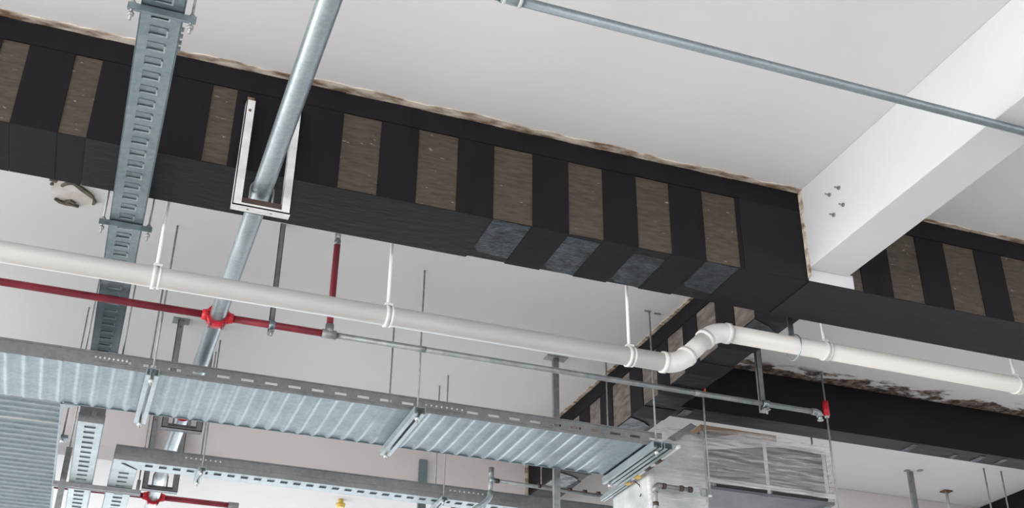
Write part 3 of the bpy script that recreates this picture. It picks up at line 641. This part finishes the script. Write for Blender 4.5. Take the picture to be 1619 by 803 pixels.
# ------------------------------------------------------------------ small drop pipe in front of the lower tray
sp = thing('drop_pipe', 'thin grey pipe with a capped top and side branch before the lower tray', 'pipe', (2.25, 6.45, 2.1))
MB().tube([(2.24, 6.45, 2.165), (2.243, 6.45, 2.33)], 0.0135, 14).build('pipe', M['grey_metal'], sp)
MB().tube([(2.243, 6.45, 2.272), (2.243, 6.45, 2.335)], 0.0165, 14).build('cap', M['grey_metal'], sp)
MB().tube([(2.241, 6.45, 2.19), (2.238, 6.45, 2.16), (2.225, 6.45, 2.135), (2.195, 6.45, 2.105), (2.16, 6.45, 2.08), (2.12, 6.45, 2.05)], 0.017, 14).build('bend', M['galv_bright'], sp)
MB().tube([(2.23, 6.45, 2.258), (2.262, 6.45, 2.258)], 0.019, 12).build('tee', M['galv_bright'], sp)
MB().tube([(2.258, 6.45, 2.258), (2.97, 6.45, 2.246)], 0.0115, 12).build('branch', M['grey_metal'], sp)
for x in (2.27, 2.54, 2.74, 2.84, 2.93): MB().tube([(x, 6.45, 2.2575), (x + 0.022, 6.45, 2.257)], 0.015, 10).build('coupling', M['brown'], sp)
tag(MB().tube([(2.40, 7.60, 2.40), (2.53, 7.60, 2.40)], 0.055, 18).tube([(2.36, 7.6, 2.40), (2.40, 7.6, 2.40)], 0.04, 16).build('pipe_coupling', M['brown']), 'dark brown pipe coupling at the bottom edge below the lower tray', 'pipe coupling')
tag(MB().tube([(1.99, 9.52, 2.93), (1.99, 9.52, 2.965)], [0.034, 0.042], 14).tube([(1.99, 9.52, 2.965), (1.99, 9.52, 3.0)], 0.022, 10).build('ceiling_cap', M['yellow']), 'small yellow cap on the far ceiling below the lower tray', 'ceiling fitting')

# ------------------------------------------------------------------ conduit with two yellow fittings
fc = thing('steel_conduit', 'pale steel conduit with two yellow fittings, running away beside the wrapped unit', 'conduit', (2.92, 5.85, 2.18))
FX, FZ = 2.920, 2.190
MB().prism(strut_profile(FX, 0.0155, FZ - 0.014, 0.027), 'y', 5.94, 6.345).build('channel', M['galv_bright'], fc)
MB().tube([(FX, 5.35, FZ), (FX, 5.95, FZ)], 0.0105, 12).build('conduit', M['pale_steel'], fc)
for y in (5.86, 5.98): MB().box(FX - 0.018, FX + 0.018, y - 0.021, y + 0.021, FZ - 0.019, FZ + 0.019).build('yellow_fitting', M['yellow'], fc, 0.006)
for y in (5.55, 5.68): MB().tube([(FX, y, FZ), (FX, y + 0.07, FZ)], 0.0145, 12).build('black_sleeve', M['brown'], fc)
MB().tube([(FX + 0.01, 5.92, FZ - 0.015), (FX + 0.035, 5.91, FZ - 0.04), (FX + 0.045, 5.90, FZ - 0.08), (FX + 0.03, 5.90, FZ - 0.11)], 0.003, 6).build('cable', M['dark'], fc)

# ------------------------------------------------------------------ wrapped air unit hung on spring hangers
hv = thing('air_handling_unit', 'ceiling air unit wrapped in creased clear plastic film, hung at the lower right', 'air conditioner', (3.76, 6.1, 2.15))
MB().box(3.33, 4.19, 5.83, 6.43, 2.175, 2.50).build('casing', M['unit'], hv, 0.006)
MB().box(3.32, 4.20, 5.815, 6.445, 2.150, 2.168).build('base_frame', M['unit'], hv)
for x0, x1 in ((3.40, 3.735), (3.775, 4.15)): MB().box(x0, x1, 5.806, 5.83, 2.169, 2.184).build('base_slot_shade', M['dark'], hv); MB().box(3.34, 4.18, 5.84, 6.42, 2.168, 2.175).build('base_gap_shade', M['dark'], hv)  # dark boxes paint the shade of the recesses along the base
for x in (3.335, 3.755, 4.165): MB().box(x - 0.012, x + 0.012, 5.822, 5.829, 2.17, 2.50).build('corner_post', M['insulation'], hv)
MB().prism([(3.345, 2.47), (3.345, 2.10), (3.33, 1.90), (2.965, 1.90), (2.955, 2.19), (2.985, 2.30), (3.10, 2.40), (3.22, 2.49)], 'y', 5.79, 6.30).build('insulated_plenum', M['insulation'], hv, 0.03)
MB().prism([(3.08, 2.405), (3.22, 2.505), (3.26, 2.49), (3.12, 2.39)], 'y', 5.74, 6.0).build('duct_flange', M['galv_dull'], hv)
MB().prism(strut_profile(3.30, 0.02, 2.09, 0.045), 'y', 5.775, 6.55).build('support_strut', M['galv_bright'], hv)
MB().prism(strut_profile(4.155, 0.02, 2.09, 0.045), 'y', 5.82, 6.55).build('support_strut', M['galv_bright'], hv)
def film(x0, x1, y0, y1, z0, z1, seed, peak=0.0, name='film_wrap'):
    mb = MB(); NX, NZ = 36, 18
    loop = [(x0, y1), (x0, y0), (x1, y0), (x1, y1)]
    cols = []
    for (a, b_), n in zip(zip(loop, loop[1:]), (10, NX, 10)):
        for i in range(n): t = i / n; cols.append((a[0] + (b_[0] - a[0]) * t, a[1] + (b_[1] - a[1]) * t))
    cols.append(loop[-1]); K = len(cols); cx, cy = (x0 + x1) / 2, (y0 + y1) / 2
    rows = [z0 + (z1 - z0) * j / NZ for j in range(NZ + 1)]
    for j, z in enumerate(rows):
        for (x, y) in cols:
            d = 0.008 * noise.noise(Vector((x * 5, z * 22 + x * 3, seed))) + 0.006 * noise.noise(Vector((x * 14, z * 30, seed + 4)))
            zz = z + peak * (j / NZ) ** 3 * math.sin(math.pi * min(1, max(0, (x - x0) / (x1 - x0)))) * 0.9
            mb.v.append((x + (0.01 if x > cx else -0.01) * 0.5, y - 0.008 + d, zz))
    for k in range(5):                        # the top closes inwards
        t = (k + 1) / 5
        for i, (x, y) in enumerate(cols):
            z = mb.v[NZ * K + i][2]
            mb.v.append((x + (cx - x) * t * 0.8, y + (cy + 0.15 - y) * t * 0.8, z + 0.03 * math.sin(t * 2.2) + 0.008 * noise.noise(Vector((x * 9, t * 5, seed)))))
    for j in range(NZ + 5):
        for i in range(K - 1): mb.face([j * K + i, j * K + i + 1, (j + 1) * K + i + 1, (j + 1) * K + i], True)
    return mb.build(name, M['film'], hv)
film(3.325, 4.20, 5.82, 6.44, 2.17, 2.505, 1.0, 0.03)
def fold(zlo, zhi, seed):
    mb = MB(); n = 40; k = 6
    for j in range(k + 1):
        for i in range(n + 1):
            x = 3.315 + 0.885 * i / n; t = j / k; z = zlo(x) * (1 - t) + zhi(x) * t
            mb.v.append((x, 5.802 - 0.006 * math.sin(math.pi * t) + 0.006 * noise.noise(Vector((x * 8, z * 30, seed))), z + 0.006 * noise.noise(Vector((x * 6, 3, seed)))))
    for j in range(k):
        for i in range(n): a_ = j * (n + 1) + i; mb.face([a_, a_ + 1, a_ + n + 2, a_ + n + 1], True)
    return mb.build('film_fold', M['film_dense'], hv)
fold(lambda x: 2.375 + 0.085 * min(1, (x - 3.315) / 0.5), lambda x: 2.445 + 0.07 * min(1, (x - 3.315) / 0.3), 2.0)
fold(lambda x: 2.185, lambda x: 2.215, 5.0)
film(2.966, 3.31, 5.782, 6.3, 1.92, 2.43, 6.0, 0.05)
tag(MB().box(3.42, 3.95, 5.98, 6.36, 2.57, 2.612).build('cardboard_sheet', M['cardboard'], None, 0.003), 'brown cardboard lying on top of the wrapped air unit', 'cardboard')
cp = thing('condensate_pipe', 'thin grey pipe with dark rusty couplings in front of the wrapped duct end', 'pipe', (2.95, 5.70, 1.9))
MB().tube([(2.945, 5.70, 1.88), (2.945, 5.70, 2.06), (2.952, 5.70, 2.08), (2.972, 5.70, 2.088), (3.17, 5.70, 2.086)], 0.012, 12).build('pipe', M['galv_dull'], cp)
MB().tube([(2.945, 5.70, 2.045), (2.948, 5.70, 2.075), (2.962, 5.70, 2.087), (2.985, 5.70, 2.088)], 0.017, 12).build('elbow', M['galv_dull'], cp)
for x in (2.99, 3.10, 3.155): MB().tube([(x, 5.70, 2.087), (x + 0.02, 5.70, 2.087)], 0.017, 12).build('coupling', M['brown'], cp)
MB().tube([(2.945, 5.70, 1.97), (2.945, 5.70, 1.99)], 0.017, 12).build('coupling', M['brown'], cp)
def spring_hanger(x, y, zs, z0, label, spring=True):
    t = thing('spring_hanger', label, 'hanger', (x, y, z0), 'rods carrying the wrapped air unit')
    rod_mb(x, y, z0, CEIL, 0.006).build('rod', M['rod'], t)
    MB().tube([(x, y, CEIL - 0.014), (x, y, CEIL)], 0.014, 10).build('anchor', M['rod'], t)
    if spring:
        MB().tube([(x, y, zs - 0.045), (x, y, zs + 0.05)], 0.0195, 16).build('spring_cup', M['red_bright'], t)
        MB().tube([(x, y, zs - 0.056), (x, y, zs - 0.045)], 0.015, 6).build('nut', M['pale_steel'], t)
    nut_mb(x, y, z0 + 0.004, 0.012).build('nut', M['pale_steel'], t)
spring_hanger(4.203, 5.788, 2.755, 2.075, 'hanger rod with a red spring cup in front of the plain black beam, right')
spring_hanger(3.322, 5.755, 2.752, 2.075, 'hanger rod with a red spring cup half hidden behind the grey pipe, left')
spring_hanger(4.36, 6.2, 2.7, 2.1, 'plain hanger rod at the right rear of the wrapped air unit', False)
